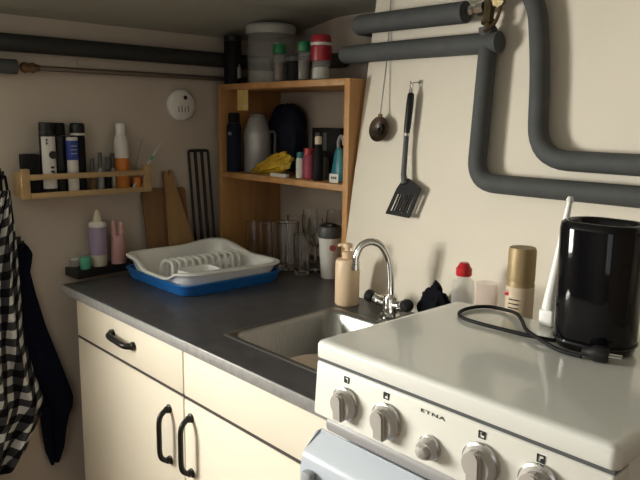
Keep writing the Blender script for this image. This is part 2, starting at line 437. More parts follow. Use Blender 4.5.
# on top of the shelf
zt = SHT+.0005
t = thing('canister', 'tall black canister at the left end on top of the shelf unit', 'canister', (.031, .632, zt), (0, 0, .3))
parts_lathe(t, 'body', [(0, 0), (.028, 0), (.029, .003), (.029, .138), (.028, .14), (0, .14)], 'matt_black')
parts_lathe(t, 'lid', [(0, .1405), (.0295, .1405), (.0295, .157), (.0275, .159), (0, .159)], 'black')
bm = bmesh.new()
for k in range(3): box(bm, .020, .0297, -.009+.006*k, -.006+.006*k, .02, .055+.01*(k % 2))
plab(link('label_print', bm, 'label_white', t), 'small pale print on the black body')
t = thing('storage_jar', 'large clear plastic storage jar with pale lid on top of the shelf unit', 'jar', (.150, .702, zt))
parts_lathe(t, 'body', [(0, 0), (.070, 0), (.076, .005), (.079, .13), (.076, .158), (.0745, .158), (.0775, .13), (.0745, .006), (.07, .002), (0, .002)], 'clear', seg=36)
parts_lathe(t, 'lid', [(0, .1585), (.081, .1585), (.083, .162), (.083, .182), (.077, .189), (.02, .192), (0, .192)], 'pale_lid', seg=36)
parts_lathe(t, 'contents', [(0, .0025), (.068, .0025), (.071, .01), (.072, .038), (.04, .044), (0, .046)], 'paper_grey', seg=24)
def spice_jar(x, y, label, capm='green'):
    t = thing('spice_jar', label, 'jar', (x, y, zt), group='spice jars on top of the shelf unit')
    parts_lathe(t, 'glass_body', [(0, 0), (.0175, 0), (.019, .003), (.019, .075), (.015, .086), (.0138, .086), (.0175, .073), (.0175, .004), (0, .003)], 'clear')
    parts_lathe(t, 'spice_filling', [(0, .0035), (.0168, .0045), (.0168, .06), (0, .062)], 'spice')
    parts_lathe(t, 'cap', [(0, .0865), (.0185, .0865), (.0195, .089), (.0195, .110), (.0165, .116), (0, .116)], capm)
spice_jar(.270, .640, 'green-capped spice jar nearer the large clear storage jar')
spice_jar(.388, .640, 'green-capped spice jar beside the red grinder')
t = thing('spice_tin', 'squat dark tin between the two green-capped jars', 'tin', (.330, .655, zt))
parts_lathe(t, 'body', [(0, 0), (.026, 0), (.027, .002), (.027, .062), (0, .062)], 'matt_black')
parts_lathe(t, 'lid', [(0, .0625), (.028, .0625), (.028, .074), (.026, .076), (0, .076)], 'dark_grey')
t = thing('salt_grinder', 'red-topped salt grinder at the right end on top of the shelf unit', 'grinder', (.458, .645, zt), (0, 0, -.7))
parts_lathe(t, 'glass_body', [(0, 0), (.028, 0), (.030, .003), (.026, .055), (.0245, .055), (.028, .005), (0, .003)], 'clear')
parts_lathe(t, 'salt', [(0, .0035), (.0265, .0045), (.0245, .036), (0, .04)], 'salt')
parts_lathe(t, 'red_head', [(0, .0555), (.030, .0555), (.031, .060), (.031, .098), (0, .098)], 'dark_red')
parts_lathe(t, 'white_band', [(.0312, .099), (.032, .099), (.032, .107), (.0312, .107), (0, .107), (0, .099)], 'label_white')
parts_lathe(t, 'red_cap', [(0, .1075), (.030, .1075), (.030, .122), (.026, .129), (0, .130)], 'dark_red')

# middle shelf
zm = 1.2005
t = thing('flask', 'slim dark blue flask at the left end of the middle shelf', 'flask', (.036, .632, zm))
parts_lathe(t, 'body', [(0, 0), (.023, 0), (.025, .004), (.025, .15), (.022, .165), (0, .165)], 'navy_bag')
parts_lathe(t, 'lid', [(0, .1655), (.020, .1655), (.020, .195), (.017, .2), (0, .2)], 'matt_black')
plab(link('label_mark', B(.004, .016, -.0265, -.022, .125, .135), 'grey_plastic', t), 'small pale mark on the dark body')
t = thing('jug', 'silver-grey jug with sloping shoulders on the middle shelf', 'jug', (.067, .710, zm))
parts_lathe(t, 'body', [(0, 0), (.045, 0), (.048, .004), (.048, .128), (.046, .136), (.031, .180), (.028, .186), (0, .187)], 'silver', seg=28)
parts_lathe(t, 'lid', [(0, .1875), (.027, .1875), (.027, .196), (.012, .199), (0, .2)], 'grey_plastic')
bm = bmesh.new(); tube(bm, fillet([(.040, .016, .138), (.068, .025, .138), (.064, .025, .04), (.044, .016, .04)], .02), .005, 10); link('handle', bm, 'dark_grey', t)
tag(link('paper_tag', B(.074, .134, .6195, .6205, 1.408, 1.4755), 'yellow_card'), 'yellow tag hanging under the top board of the shelf unit', 'tag')
tag(link('cloth_bag', blob((.108, .808, zm+.118), (.082, .046, .118), .12, 2.0, seed=3, power=.8), 'navy_bag'), 'bulky navy cloth bag behind the jug on the middle shelf', 'bag')
bm = blob((0, 0, 0), (.102, .020, .032), .30, 2.6, seed=5, power=.85, flat=False)
for v in bm.verts: v.co.z *= .45+.55*min(1, max(0, (v.co.x+.088)/.12))
bmesh.ops.transform(bm, matrix=Matrix.Rotation(-.26, 4, 'Y'), verts=bm.verts)
zmin = min(v.co.z for v in bm.verts)
for v in bm.verts: v.co.z = max(v.co.z-zmin-.004, 0)
o = tag(link('snack_bag', bm, 'yellow'), 'crinkled yellow plastic bag lying on the middle shelf', 'bag'); o.location = (.222, .650, zm) 
tag(link('packet', B(.265, .345, .606, .622, zm, zm+.012, .003), 'label_white'), 'small flat white packet at the front edge of the middle shelf', 'packet')
def small_jar(x, y, r, h, label, lab, lid):
    t = thing('small_jar', label, 'jar', (x, y, zm), group='small jars on the middle shelf')
    parts_lathe(t, 'body', [(0, 0), (r*.95, 0), (r, .003), (r, h*.72), (r*.8, h*.78), (0, h*.78)], lab)
    parts_lathe(t, 'lid', [(0, h*.785), (r*.88, h*.785), (r*.88, h*.98), (r*.8, h), (0, h)], lid)
small_jar(.362, .652, .0145, .080, 'slim white small jar leftmost of three on the middle shelf', 'label_white', 'teal')
small_jar(.402, .654, .0205, .094, 'berry-red small jar in the middle of three on the middle shelf', 'berry', 'dark_red')
small_jar(.443, .676, .0150, .088, 'dark small jar beside the berry-red one on the middle shelf', 'dark_grey', 'black')
t = thing('sauce_bottle', 'dark brown bottle with pale yellow cap on the middle shelf', 'bottle', (.463, .634, zm))
parts_lathe(t, 'body', [(0, 0), (.015, 0), (.0165, .003), (.0165, .075), (.009, .098), (.009, .108), (0, .108)], 'matt_black')
parts_lathe(t, 'cap', [(0, .1085), (.0105, .1085), (.0105, .128), (.008, .132), (0, .132)], 'cream')
t = thing('detergent_bottle', 'teal bottle with pale arched top at the right end of the middle shelf', 'bottle', (.512, .676, zm))
parts_lathe(t, 'body', [(0, 0), (.028, 0), (.031, .004), (.029, .03), (.018, .085), (.012, .098), (0, .098)], 'teal', sy=.62)
bm = bmesh.new(); tube(bm, catmull([(-.004, 0, .0985), (-.006, 0, .115), (.002, 0, .132), (.013, 0, .128), (.018, 0, .108)], 5), .0055, 10); link('arched_top', bm, 'grey_plastic', t)
bm = B(-.0185, .0185, -.001, .001, 0, .026, .0005)
t = thing('price_card', 'small white card standing at the front edge in front of the teal bottle', 'card', (.545, .622, zm))
link('card', bm, 'label_white', t)
bm = bmesh.new(); 
for x in (-.010, -.002, .006): box(bm, x, x+.005, -.0016, -.0009, .011, .018)
link('print', bm, 'ink', t)
t = thing('carton', 'dark open-topped carton at the back right of the middle shelf', 'carton', (.372, .785, zm))
bm = bmesh.new()
for a in ((-.066, .066, -.035, -.032), (-.066, .066, .032, .035), (-.066, -.063, -.032, .032), (.063, .066, -.032, .032)): box(bm, *a, 0, .155)
box(bm, -.063, .063, -.032, .032, 0, .003)
link('body', bm, 'matt_black', t)
bm = bmesh.new(); box(bm, -.050, -.030, -.0362, -.0352, .02, .14); box(bm, -.012, .004, -.0362, -.0352, .02, .14)
link('side_panel', bm, 'dark_grey', t)

# glasses inside the bottom of the shelf unit
zg = .9005
def tumbler_glass(x, y, r, h, label):
    t = tag(link('drinking_glass', L([(0, 0), (r*.82, 0), (r*.85, .003), (r, h-.001), (r-.0016, h), (r-.0032, h-.001), (r*.85-.003, .012), (0, .010)], seg=28), 'glass'), label, 'glass', 'glasses in the bottom of the shelf unit')
    t.location = (x, y, zg)
tumbler_glass(.070, .690, .029, .125, 'clear tumbler furthest left under the shelf, nearest the wooden side')
tumbler_glass(.140, .700, .030, .130, 'clear tumbler second from the left under the shelf')
tumbler_glass(.215, .690, .031, .140, 'clear tumbler in the middle of the row of glasses under the shelf')
tumbler_glass(.312, .645, .036, .155, 'wide clear tumbler in front of the other glasses under the shelf')
tumbler_glass(.180, .790, .030, .150, 'tall clear tumbler at the back of the glasses under the shelf')
tumbler_glass(.400, .628, .027, .130, 'clear tumbler at the shelf front just left of the white travel mug')
def stem_glass(x, y, h, r, label):
    o = tag(link('wine_glass', L([(0, 0), (.030, 0), (.030, .002), (.006, .006), (.0038, .02), (.0038, h*.42), (.008, h*.46), (r*.85, h*.58), (r, h*.72), (r*.82, h), (r*.82-.0015, h), (r-.0018, h*.72), (r*.83-.002, h*.585), (.006, h*.48), (0, h*.475)], seg=28), 'glass'), label, 'glass', 'wine glasses in the bottom of the shelf unit')
    o.location = (x, y, zg)
stem_glass(.395, .690, .172, .027, 'stemmed wine glass next to the white travel mug')
stem_glass(.290, .760, .185, .028, 'stemmed wine glass behind the wide clear tumbler')
stem_glass(.385, .780, .190, .028, 'stemmed wine glass at the back behind the travel mug')
t = thing('travel_mug', 'white travel mug with dark grey lid and red round emblem under the shelf', 'mug', (.487, .665, zg))
parts_lathe(t, 'body', [(0, 0), (.024, 0), (.026, .004), (.034, .122), (.034, .126), (0, .126)], 'white_plastic', seg=32)
parts_lathe(t, 'lid', [(0, .1265), (.0350, .1265), (.0358, .130), (.0358, .158), (.033, .162), (.030, .158), (0, .157)], 'dark_grey', seg=32)
bm = bmesh.new(); box(bm, -.020, .020, -.012, .012, .1575, .170, .005); link('lid_flap', bm, 'black', t)
a = math.atan2(-.7488-.665, 1.9676-.487)+.28
em = Tm(0, 0, .099) @ Matrix.Rotation(a+PI/2, 4, 'Z') @ Tm(0, -.0318, 0) @ Rx(PI/2-.066)
link('emblem', lathe(bmesh.new(), [(0, 0), (.0095, 0), (.0095, .0016), (0, .0016)], seg=20, mtx=em), 'red', t)
link('emblem_ring', lathe(bmesh.new(), [(.0042, .0017), (.0055, .0017), (.0055, .0022), (.0042, .0022), (.0042, .0017)], seg=20, mtx=em), 'label_white', t)

# ------------------------------------------------------------------ dish rack on tray
TX0, TX1, TY0, TY1 = .078, .430, .186, .532
t = thing('drip_tray', 'blue plastic drip tray under the white dish rack', 'tray', (0, 0, .9003))
lp = lambda i, z, r=.038: rr3(TX0+i, TX1-i, TY0+i, TY1-i, r, z, 8)
bm = loft(bmesh.new(), [lp(.010, 0), lp(.006, .006), lp(.0, .026), lp(-.004, .030), lp(-.004, .033), lp(.003, .033), lp(.014, .010), lp(.026, .006)])
link('tray_shell', bm, 'blue_plastic', t, angle=50)
t.location.z = .9003
ledge_lift = 0
t = thing('dish_rack', 'white plastic dish rack standing in its blue tray on the worktop', 'dish rack', (0, 0, .907))
def rimz(x, y):
    u = (x-TX0)/(TX1-TX0); v = (y-TY0)/(TY1-TY0)
    ss = lambda a, b, q: (lambda k: k*k*(3-2*k))(min(1, max(0, (q-a)/(b-a))))
    z = .052
    z += .014*ss(.45, .05, u)                                  # higher along the wall side
    z += .012*ss(.55, .95, v)*ss(.60, .25, u)                  # hump at the back corner
    z -= .018*ss(.24, .40, u)*ss(.90, .72, u)*ss(.25, .05, v)  # dip in the front side
    z += .004*ss(.7, .95, u)*ss(.5, .1, v)
    return z
def rk(i, f, r=.045):
    out = []
    for p in rr3(TX0+i, TX1-i, TY0+i, TY1-i, r, 0, 10):
        # extra points along the straights come from the subdivision below
        out.append(p)
    # resample to an even spacing
    n = len(out); res = []
    for k in range(n):
        a, b = out[k], out[(k+1) % n]; m = max(1, int((b-a).length/.014))
        for j in range(m): res.append(a.lerp(b, j/m))
    return res
base = rk(.03, 0)
def loopz(i, zf):
    res = []
    for p in base:
        u = (p.x-(TX0+TX1)/2)/((TX1-TX0)/2-.03); v = (p.y-(TY0+TY1)/2)/((TY1-TY0)/2-.03)
        q = Vector(((TX0+TX1)/2+u*((TX1-TX0)/2-i), (TY0+TY1)/2+v*((TY1-TY0)/2-i), 0))
        q.z = zf(rimz(q.x, q.y)); res.append(q)
    return res
bm = loft(bmesh.new(), [loopz(.034, lambda h: .0), loopz(.022, lambda h: .004), loopz(.012, lambda h: h*.5), loopz(.004, lambda h: h-.006), loopz(-.006, lambda h: h-.005), loopz(-.008, lambda h: h-.001),
                        loopz(-.004, lambda h: h+.002), loopz(.008, lambda h: h+.002), loopz(.012, lambda h: h-.003), loopz(.018, lambda h: h*.5), loopz(.028, lambda h: .008), loopz(.036, lambda h: .004)])
link('basket', bm, 'rack_white', t, angle=55)
for k in range(11):
    y = .245+.0235*k
    link('prong', TB(fillet([(.195, y, .004), (.203, y+.006, .058), (.262, y+.006, .058), (.270, y, .004)], .022, 5), .0052, 8), 'rack_white', t)
link('divider_rail', B(.286, .294, .24, .49, .004, .022, .003), 'rack_white', t)
cup = bmesh.new()
loft(cup, [rr3(.318, .392, .230, .330, .02, .004), rr3(.312, .398, .226, .336, .022, .052), rr3(.317, .393, .231, .331, .02, .052), rr3(.324, .386, .238, .324, .018, .008)])
link('cutlery_cup', cup, 'rack_white', t, angle=50)

# ------------------------------------------------------------------ boards and rack leaning on the left wall
def leaning(name, label, cat, poly, y0, z0, foot, th, m, lean_h):
    """flat board standing on its foot, leaning back on the left wall; poly in (y, z)"""
    ang = math.asin((foot-WLX-.002)/lean_h)
    o = link(name, prism(bmesh.new(), poly, 0, th, Matrix(((0, 0, 1, 0), (1, 0, 0, 0), (0, 1, 0, 0), (0, 0, 0, 1)))), m, smooth=False)
    bmv = o.data
    o.location = (foot, y0, z0); o.rotation_euler = (0, -ang, 0)
    return tag(o, label, cat)
leaning('cutting_board', 'wide brown wooden cutting board leaning on the left wall behind the dish rack', 'cutting board',
        [(0, 0), (.160, 0), (.160, .215), (.152, .225), (.008, .225), (0, .215)], .318, .9258, -.012, .012, 'board_dark', .226)
leaning('cutting_board', 'narrow tan wooden board with notched handle end, in front of the brown board', 'cutting board',
        [(0, 0), (.098, 0), (.094, .035), (.050, .235), (.046, .285), (.036, .288), (.029, .268), (.020, .286), (.010, .284), (.010, .20), (0, .03)], .385, .9258, .0145, .012, 'board_light', .30)
t = thing('oven_grate', 'narrow black wire grate leaning upright in the corner beside the shelf unit', 'grate', (-.030, .500, .9258), (0, -.045, 0))
g = bmesh.new()
tube(g, fillet([(0, .016, .0), (0, 0, .345), (0, .078, .345), (0, .094, .0)], .008, 3), .0048, 8)
link('frame', g, 'black', t)
for k in (.33, .67):
    link('bar', TB([(0, .016+.078*k, 0), (0, .078*k, .345)], .0058, 8), 'black', t)

# ------------------------------------------------------------------ on the ledge
zl = .9255
t = thing('squeeze_bottle', 'lilac-labelled bottle with cream cone cap on the black ledge', 'bottle', (-.008, .149, zl))
parts_lathe(t, 'body', [(0, 0), (.024, 0), (.026, .004), (.026, .120), (.020, .134), (.014, .138), (0, .138)], 'cream', seg=28)
parts_lathe(t, 'label', [(.0262, .036), (.0268, .036), (.0268, .122), (.0262, .122)], 'purple', seg=28)
parts_lathe(t, 'shoulder', [(.0225, .1325), (.0262, .1225), (.0268, .1230), (.0268, .130), (.0235, .138), (.0225, .1325)], 'label_white', seg=28)
parts_lathe(t, 'cap', [(0, .1385), (.0135, .1385), (.013, .145), (.008, .165), (.005, .173), (0, .174)], 'cream')
t = thing('pink_bottle', 'dusty pink container with two upright prongs on the black ledge', 'container', (-.003, .212, zl))
parts_lathe(t, 'body', [(0, 0), (.023, 0), (.025, .004), (.023, .06), (.020, .09), (0, .092)], 'pink', sx=.75)
for y, h in ((-.013, .137), (.010, .130)): link('prong', TB(catmull([(0, y, .086), (.001, y-.001, .11), (0, y*1.1, h)], 4), [.0085]*4+[.007]*4+[.005], 10), 'pink', t)
t = thing('small_pot', 'little mint-green lidded pot on the black ledge beside the lilac bottle', 'pot', (.012, .097, zl))
parts_lathe(t, 'body', [(0, 0), (.015, 0), (.0165, .002), (.0165, .022), (0, .022)], 'mint')
parts_lathe(t, 'lid', [(0, .0225), (.018, .0225), (.018, .034), (.016, .036), (0, .036)], 'mint')
t = thing('clear_pot', 'tiny pale translucent pot at the front left end of the black ledge', 'pot', (-.028, .082, zl))
parts_lathe(t, 'body', [(0, 0), (.013, 0), (.0145, .002), (.0145, .024), (.0125, .024), (.0125, .004), (0, .003)], 'clear')
parts_lathe(t, 'rim', [(.0146, .0245), (.0155, .0245), (.0155, .028), (.0125, .028), (.0125, .0245), (.0146, .0245)], 'label_white')

# ------------------------------------------------------------------ soap dispenser, tap
t = thing('soap_dispenser', 'peach pump bottle standing behind the sink', 'dispenser', (.738, .492, .9005), (0, 0, .5))
parts_lathe(t, 'body', [(0, 0), (.030, 0), (.0325, .003), (.0325, .113), (.029, .121), (.014, .124), (0, .124)], 'peach', seg=32)
parts_lathe(t, 'collar', [(0, .1245), (.0145, .1245), (.0145, .141), (.006, .143), (0, .143)], 'peach')
bm = bmesh.new(); lathe(bm, [(0, .1433), (.005, .1433), (.005, .150), (.0125, .152), (.0125, .160), (.010, .163), (0, .163)], seg=20)
tube(bm, catmull([(-.005, 0, .157), (-.018, 0, .158), (-.026, 0, .154)], 4), .0048, 10); link('pump_head', bm, 'peach', t)

t = thing('mixer_tap', 'chrome mixer tap with gooseneck spout behind the sink', 'tap', (.895, .487, .9005))
parts_lathe(t, 'base', [(0, 0), (.025, 0), (.025, .006), (.019, .012), (.018, .05), (.014, .058), (0, .058)], 'chrome')
bm = bmesh.new(); tube(bm, [(-.034, 0, .034), (.034, 0, .034)], .0125, 16); link('cross_bar', bm, 'chrome', t)
for s in (-1, 1):
    h = bmesh.new(); d = Vector((s*.80, -.28, .26)).normalized(); p = Vector((s*.030, 0, .034))
    tube(h, [p, p+d*.008, p+d*.014, p+d*.022, p+d*.026], [.012, .015, .012, .0135, .011], 14)
    hh = link('handle', h, 'chrome', t)
    c = bmesh.new(); tube(c, [p+d*.0265, p+d*.032, p+d*.042, p+d*.046], [.015, .0165, .015, .010], 14); link('handle_cap', c, 'black', hh)
sp = catmull([(0, 0, .055), (-.001, -.001, .10), (-.005, -.006, .145), (-.016, -.020, .178), (-.032, -.040, .190), (-.047, -.060, .180), (-.054, -.069, .155), (-.055, -.070, .135)], 7)
link('spout', TB(sp, .0088, 16), 'chrome', t)
link('aerator', TB([(-.055, -.070, .1345), (-.055, -.070, .120)], .0105, 16), 'chrome', t)

# ------------------------------------------------------------------ behind the cooker
bm = blob((0, 0, .050), (.052, .030, .050), .42, 2.2, seed=9)
for v in bm.verts:
    k = 1-.55*max(0, v.co.z-.02)/.08; v.co.x *= k; v.co.y *= k
o = link('dishcloth', bm, 'black_cloth'); o.location = (1.003, .528, .9005)
tag(o, 'crumpled black dishcloth heaped behind the left corner of the cooker', 'cloth')
t = thing('oil_bottle', 'clear bottle with red cap standing behind the cooker', 'bottle', (1.098, .500, .9005))
parts_lathe(t, 'body', [(0, 0), (.025, 0), (.0265, .004), (.0265, .112), (.024, .127), (.014, .137), (.012, .140), (.0105, .140), (.0115, .136), (.0225, .126), (.025, .112), (.025, .006), (0, .004)], 'clear_bottle', seg=28)
parts_lathe(t, 'cap', [(0, .1405), (.0165, .1405), (.018, .143), (.018, .157), (.015, .160), (.011, .168), (.009, .170), (0, .170)], 'red')
t = thing('clear_cup', 'low rosy clear container between the red-capped bottle and the gold can', 'container', (1.160, .500, .9005))
parts_lathe(t, 'body', [(0, 0), (.024, 0), (.026, .003), (.024, .135), (.0225, .135), (.0245, .005), (0, .004)], 'rosy')
t = thing('spray_can', 'gold-capped spray can with pale label behind the cooker', 'can', (1.241, .499, .9005))
parts_lathe(t, 'body', [(0, 0), (.027, 0), (.0285, .004), (.0285, .150), (.027, .156), (0, .156)], 'gold', seg=28)
parts_lathe(t, 'label', [(.0286, .04), (.0290, .04), (.0290, .145), (.0286, .145)], 'label_tan', seg=28)
parts_lathe(t, 'cap', [(0, .1565), (.0285, .1565), (.0285, .220), (.0265, .226), (0, .227)], 'gold', seg=28)
bm = bmesh.new(); box(bm, -.020, -.006, -.0270, -.022, .125, .135, .001); link('red_mark', bm, 'red', t)
bm = bmesh.new()
for k in range(4): box(bm, -.008, .012, -.0296, -.0260, .118-.009*k, .1205-.009*k)
link('print', bm, 'ink', t)

# on the cooker lid
zc = 1.0315
t = thing('white_stand', 'slim tapering white rod standing on a small white foot beside the toaster', 'stand', (1.402, .322, zc))
link('foot', B(-.014, .014, -.011, .011, 0, .030, .005, 3), 'white_plastic', t)
link('rod', TB([(0, 0, .0305), (.001, 0, .05), (.008, .004, .12), (.016, .008, .20), (.018, .009, .218)], [.012, .0105, .0075, .005, .0045], 14), 'white_plastic', t)
link('tip', TB([(.018, .009, .2183), (.0183, .0091, .222), (.0187, .0092, .228)], [.005, .0065, .004], 12), 'white_plastic', t)
t = thing('toaster', 'tall glossy black toaster standing on the cooker lid', 'toaster', (1.508, .274, zc))
hx, hy, r = .061, .050, .045
lp = lambda i, z, rr=r: rr3(-hx+i, hx-i, -hy+i, hy-i, max(.01, rr-i), z, 8)
bm = loft(bmesh.new(), [lp(.006, 0), lp(.002, .004), lp(0, .012), lp(-.003, .190), lp(-.001, .198), lp(.004, .2015), lp(.010, .2015), lp(.013, .197), lp(.016, .165)])
link('shell', bm, 'gloss_black', t, angle=60)
link('slot_lining', loft(bmesh.new(), [lp(.0175, .168), lp(.0175, .1685), lp(.030, .1685), lp(.032, .10)], cap0=False), 'dark_grey', t)
link('base_ring', loft(bmesh.new(), [lp(.001, .0125), lp(-.0018, .0125), lp(-.0018, .0155), lp(.001, .0155)], cap0=False, cap1=False), 'black', t)
cz = .0042
cp = [(1.476, .262), (1.462, .245), (1.430, .236), (1.401, .232), (1.360, .230), (1.325, .229), (1.290, .233), (1.268, .248), (1.256, .275), (1.258, .312), (1.275, .336), (1.305, .340), (1.340, .322), (1.372, .288), (1.402, .250), (1.440, .222), (1.485, .206), (1.522, .204)]
pts = catmull([(x-1.508, y-.274, cz+(.004 if 11 < i < 16 else 0)) for i, (x, y) in enumerate(cp)], 6)
link('cord', TB(pts, .0034, 10), 'matt_black', t)
pl = bmesh.new(); d = Vector((.82, .30, 0)).normalized(); p = Vector((1.522-1.508, .204-.274, .0125))
tube(pl, [p, p+d*.012, p+d*.018, p+d*.034, p+d*.038], [.006, .009, .0125, .0125, .0105], 14)
plug = link('plug', pl, 'black', t)
pin = bmesh.new(); q = Vector((-d.y, d.x, 0))
for s in (-1, 1): tube(pin, [p+d*.0382+q*.0055*s, p+d*.056+q*.0055*s], .0022, 8)
link('plug_pins', pin, 'chrome', plug)

# ------------------------------------------------------------------ pipes
def thing_mesh(o, label, cat, group=None): return tag(o, label, cat, group)
RP = .0245
t = thing('heating_pipe', 'thick dark insulated pipe along the left wall under the ceiling', 'pipe', (0, 0, 0))
link('sleeve', TB(fillet([(-.0225, -1.3, 1.577), (-.0225, .838, 1.577), (.36, .838, 1.572)], .04), .0245, 16), 'dark_foam', t)
link('fitting', TB(fillet([(.3605, .838, 1.572), (.50, .838, 1.570), (.545, .700, 1.562), (.553, .668, 1.5615)], .03), [.015]*17 if False else .013, 12), 'matt_black', t)
t = thing('water_pipe', 'thin bare pipe with brown coupling below the thick pipe on the left wall', 'pipe', (0, 0, 0))
plab(link('sleeve', TB([(-.027, -1.3, 1.513), (-.027, -.058, 1.513)], .0205, 16), 'foam', t), 'grey foam sleeve')
link('coupling', TB([(-.027, -.0575, 1.513), (-.027, -.048, 1.513), (-.027, -.044, 1.513), (-.027, -.036, 1.513), (-.027, -.022, 1.513), (-.027, -.012, 1.513), (-.027, -.006, 1.513), (-.027, .006, 1.513)], [.006, .006, .012, .0155, .012, .0155, .012, .0085], 8), 'copper', t)
link('bare_pipe', TB([(-.027, .0065, 1.513), (-.027, .84, 1.516)], .0078, 12), 'thin_pipe', t)
for y in (.132, .52):
    bm = bmesh.new(); tube(bm, [(-.048, y, 1.514), (-.027, y, 1.5235)], .004, 8); box(bm, WLX, WLX+.004, y-.008, y+.008, 1.50, 1.548, .001); link('pipe_clip', bm, 'left_wall', t)

def onwall(x, z, off): return Vector((x, wry(z)-off, z))
t = thing('insulated_pipe', 'upper grey insulated pipe across the cream wall, bending round its edge at the left', 'pipe', (0, 0, 0), group='grey insulated pipes on the cream wall')
link('sleeve', TB(fillet([(.600, .845, 1.640), (.600, .639, 1.639), onwall(.968, 1.637, .04)], .045, 8), .026, 18), 'foam', t)
t = thing('insulated_pipe', 'grey insulated pipe with a cross branch, dropping below the brass valve and turning right', 'pipe', (0, 0, 0), group='grey insulated pipes on the cream wall')
link('branch_sleeve', TB([(.560, .660, 1.5615), (.576, .632, 1.5605), (.62, .627, 1.560), onwall(.80, 1.562, .033), onwall(1.068, 1.561, .033)], [.020, .0235, .0245, .0245, .0245], 18), 'foam', t)
link('sleeve', TB([onwall(1.036, 1.592, .040), onwall(1.036, 1.587, .040)]+fillet([onwall(1.037, 1.586, .033), onwall(1.056, 1.243, .033), onwall(1.60, 1.243, .033), onwall(2.3, 1.240, .033)], .055, 8), .0215, 18), 'foam', t)
t = thing('insulated_pipe', 'grey insulated pipe from the ceiling turning right, upper of the two at right', 'pipe', (0, 0, 0), group='grey insulated pipes on the cream wall')
link('sleeve', TB(fillet([onwall(1.085, 1.714, .033), onwall(1.150, 1.640, .033), onwall(1.180, 1.50, .033), onwall(1.203, 1.304, .033), onwall(2.3, 1.300, .033)], .075, 8), .0215, 18), 'foam', t)
t = thing('brass_valve', 'brass pipe valve with chrome connector above the upright grey pipe', 'valve', (0, 0, 0))
ax = onwall(1.032, 1.64, .040)
bm = bmesh.new(); tube(bm, [onwall(1.036, 1.5925, .04), onwall(1.035, 1.604, .04), onwall(1.035, 1.6045, .04), onwall(1.034, 1.612, .04), onwall(1.034, 1.6125, .04), onwall(1.032, 1.66, .04), onwall(1.031, 1.68, .04)], [.010, .010, .0165, .0165, .012, .014, .011], 8)
link('valve_body', bm, 'brass', t)
bm = bmesh.new(); tube(bm, [onwall(.9685, 1.637, .04), onwall(.982, 1.638, .04), onwall(.9825, 1.638, .04), onwall(.992, 1.639, .04), onwall(.9925, 1.639, .04), onwall(1.000, 1.64, .04), onwall(1.0005, 1.64, .04), onwall(1.020, 1.642, .04)], [.008, .008, .015, .015, .010, .010, .0155, .0155], 8)
link('connector', bm, 'chrome', t)
bm = bmesh.new(); tube(bm, [onwall(1.046, 1.645, .04), onwall(1.058, 1.648, .045), onwall(1.0585, 1.648, .045), onwall(1.066, 1.650, .05)], [.009, .009, .006, .006], 10); lathe(bm, [(0, 0), (.016, 0), (.016, .012), (0, .012)], seg=8, mtx=Tm(*onwall(1.066, 1.652, .062)) @ Rx(-PI/2+.15))
link('side_valve', bm, 'brass', t)
link('drain_hose', TB(catmull([onwall(1.062, 1.662, .05), onwall(1.068, 1.640, .05), onwall(1.062, 1.605, .052), onwall(1.046, 1.582, .068)], 6), .0042, 8), 'copper', t)

# ------------------------------------------------------------------ hanging on the cream wall
t = thing('tea_strainer', 'small round dark metal strainer hanging on a long thin cord', 'strainer', onwall(.722, 1.358, .018))
F = Rx(PI/2-math.atan(SL))
link('strainer_bowl', lathe(bmesh.new(), [(0, -.010), (.012, -.009), (.026, -.004), (.032, .002), (.034, .003), (.034, .006), (.031, .005), (.024, .000), (0, -.005)], seg=28, mtx=F), 'dark_bronze', t)
link('mesh_pattern', lathe(bmesh.new(), [(.006, .0), (.017, .003), (.016, .005), (.006, .002), (.006, 0)], seg=7, mtx=F), 'black_metal', t)
lo = onwall(.722, 1.358, .018)
bm = bmesh.new(); tube(bm, [Vector((0, 0, .033)), Vector((0, .001, .040))], .006, 10); link('loop', bm, 'copper', t)
link('cord', TB([Vector((0, .001, .0405)), onwall(.706, 1.55, .008)-lo, onwall(.690, 1.712, .006)-lo], .0016, 6), 'grey_plastic', t)

t = thing('spatula', 'black slotted spatula with chrome-trimmed handle hanging on the cream wall', 'spatula', onwall(.834, 1.30, .022))
so = onwall(.83, 1.30, .022)
P2 = lambda x, z, off=.022: onwall(x, z, off)-so
link('grip', TB([P2(.8135, 1.452), P2(.8137, 1.448), P2(.8145, 1.42), P2(.816, 1.365), P2(.8165, 1.350)], [.006, .0088, .0095, .0088, .007], 14), 'black', t)
bm = bmesh.new(); tube(bm, [P2(.8134, 1.4525), P2(.813, 1.462)], .0055, 12); tube(bm, fillet([P2(.8125, 1.462), P2(.806, 1.470), P2(.811, 1.480), P2(.818, 1.470), P2(.8135, 1.462)], .006), .0016, 6)
tube(bm, [P2(.8065, 1.449, .022), P2(.8095, 1.352, .022)], .0032, 8)
plab(link('handle_trim', bm, 'chrome', t), 'chrome hanging end and side strip')
link('ferrule', TB([P2(.8166, 1.3495), P2(.817, 1.342)], .0082, 12), 'chrome', t)
link('shaft', TB([P2(.817, 1.3415), P2(.820, 1.30), P2(.828, 1.245, .026), P2(.836, 1.222, .026)], [.0068, .0068, .0072, .009], 12), 'dark_grey', t)
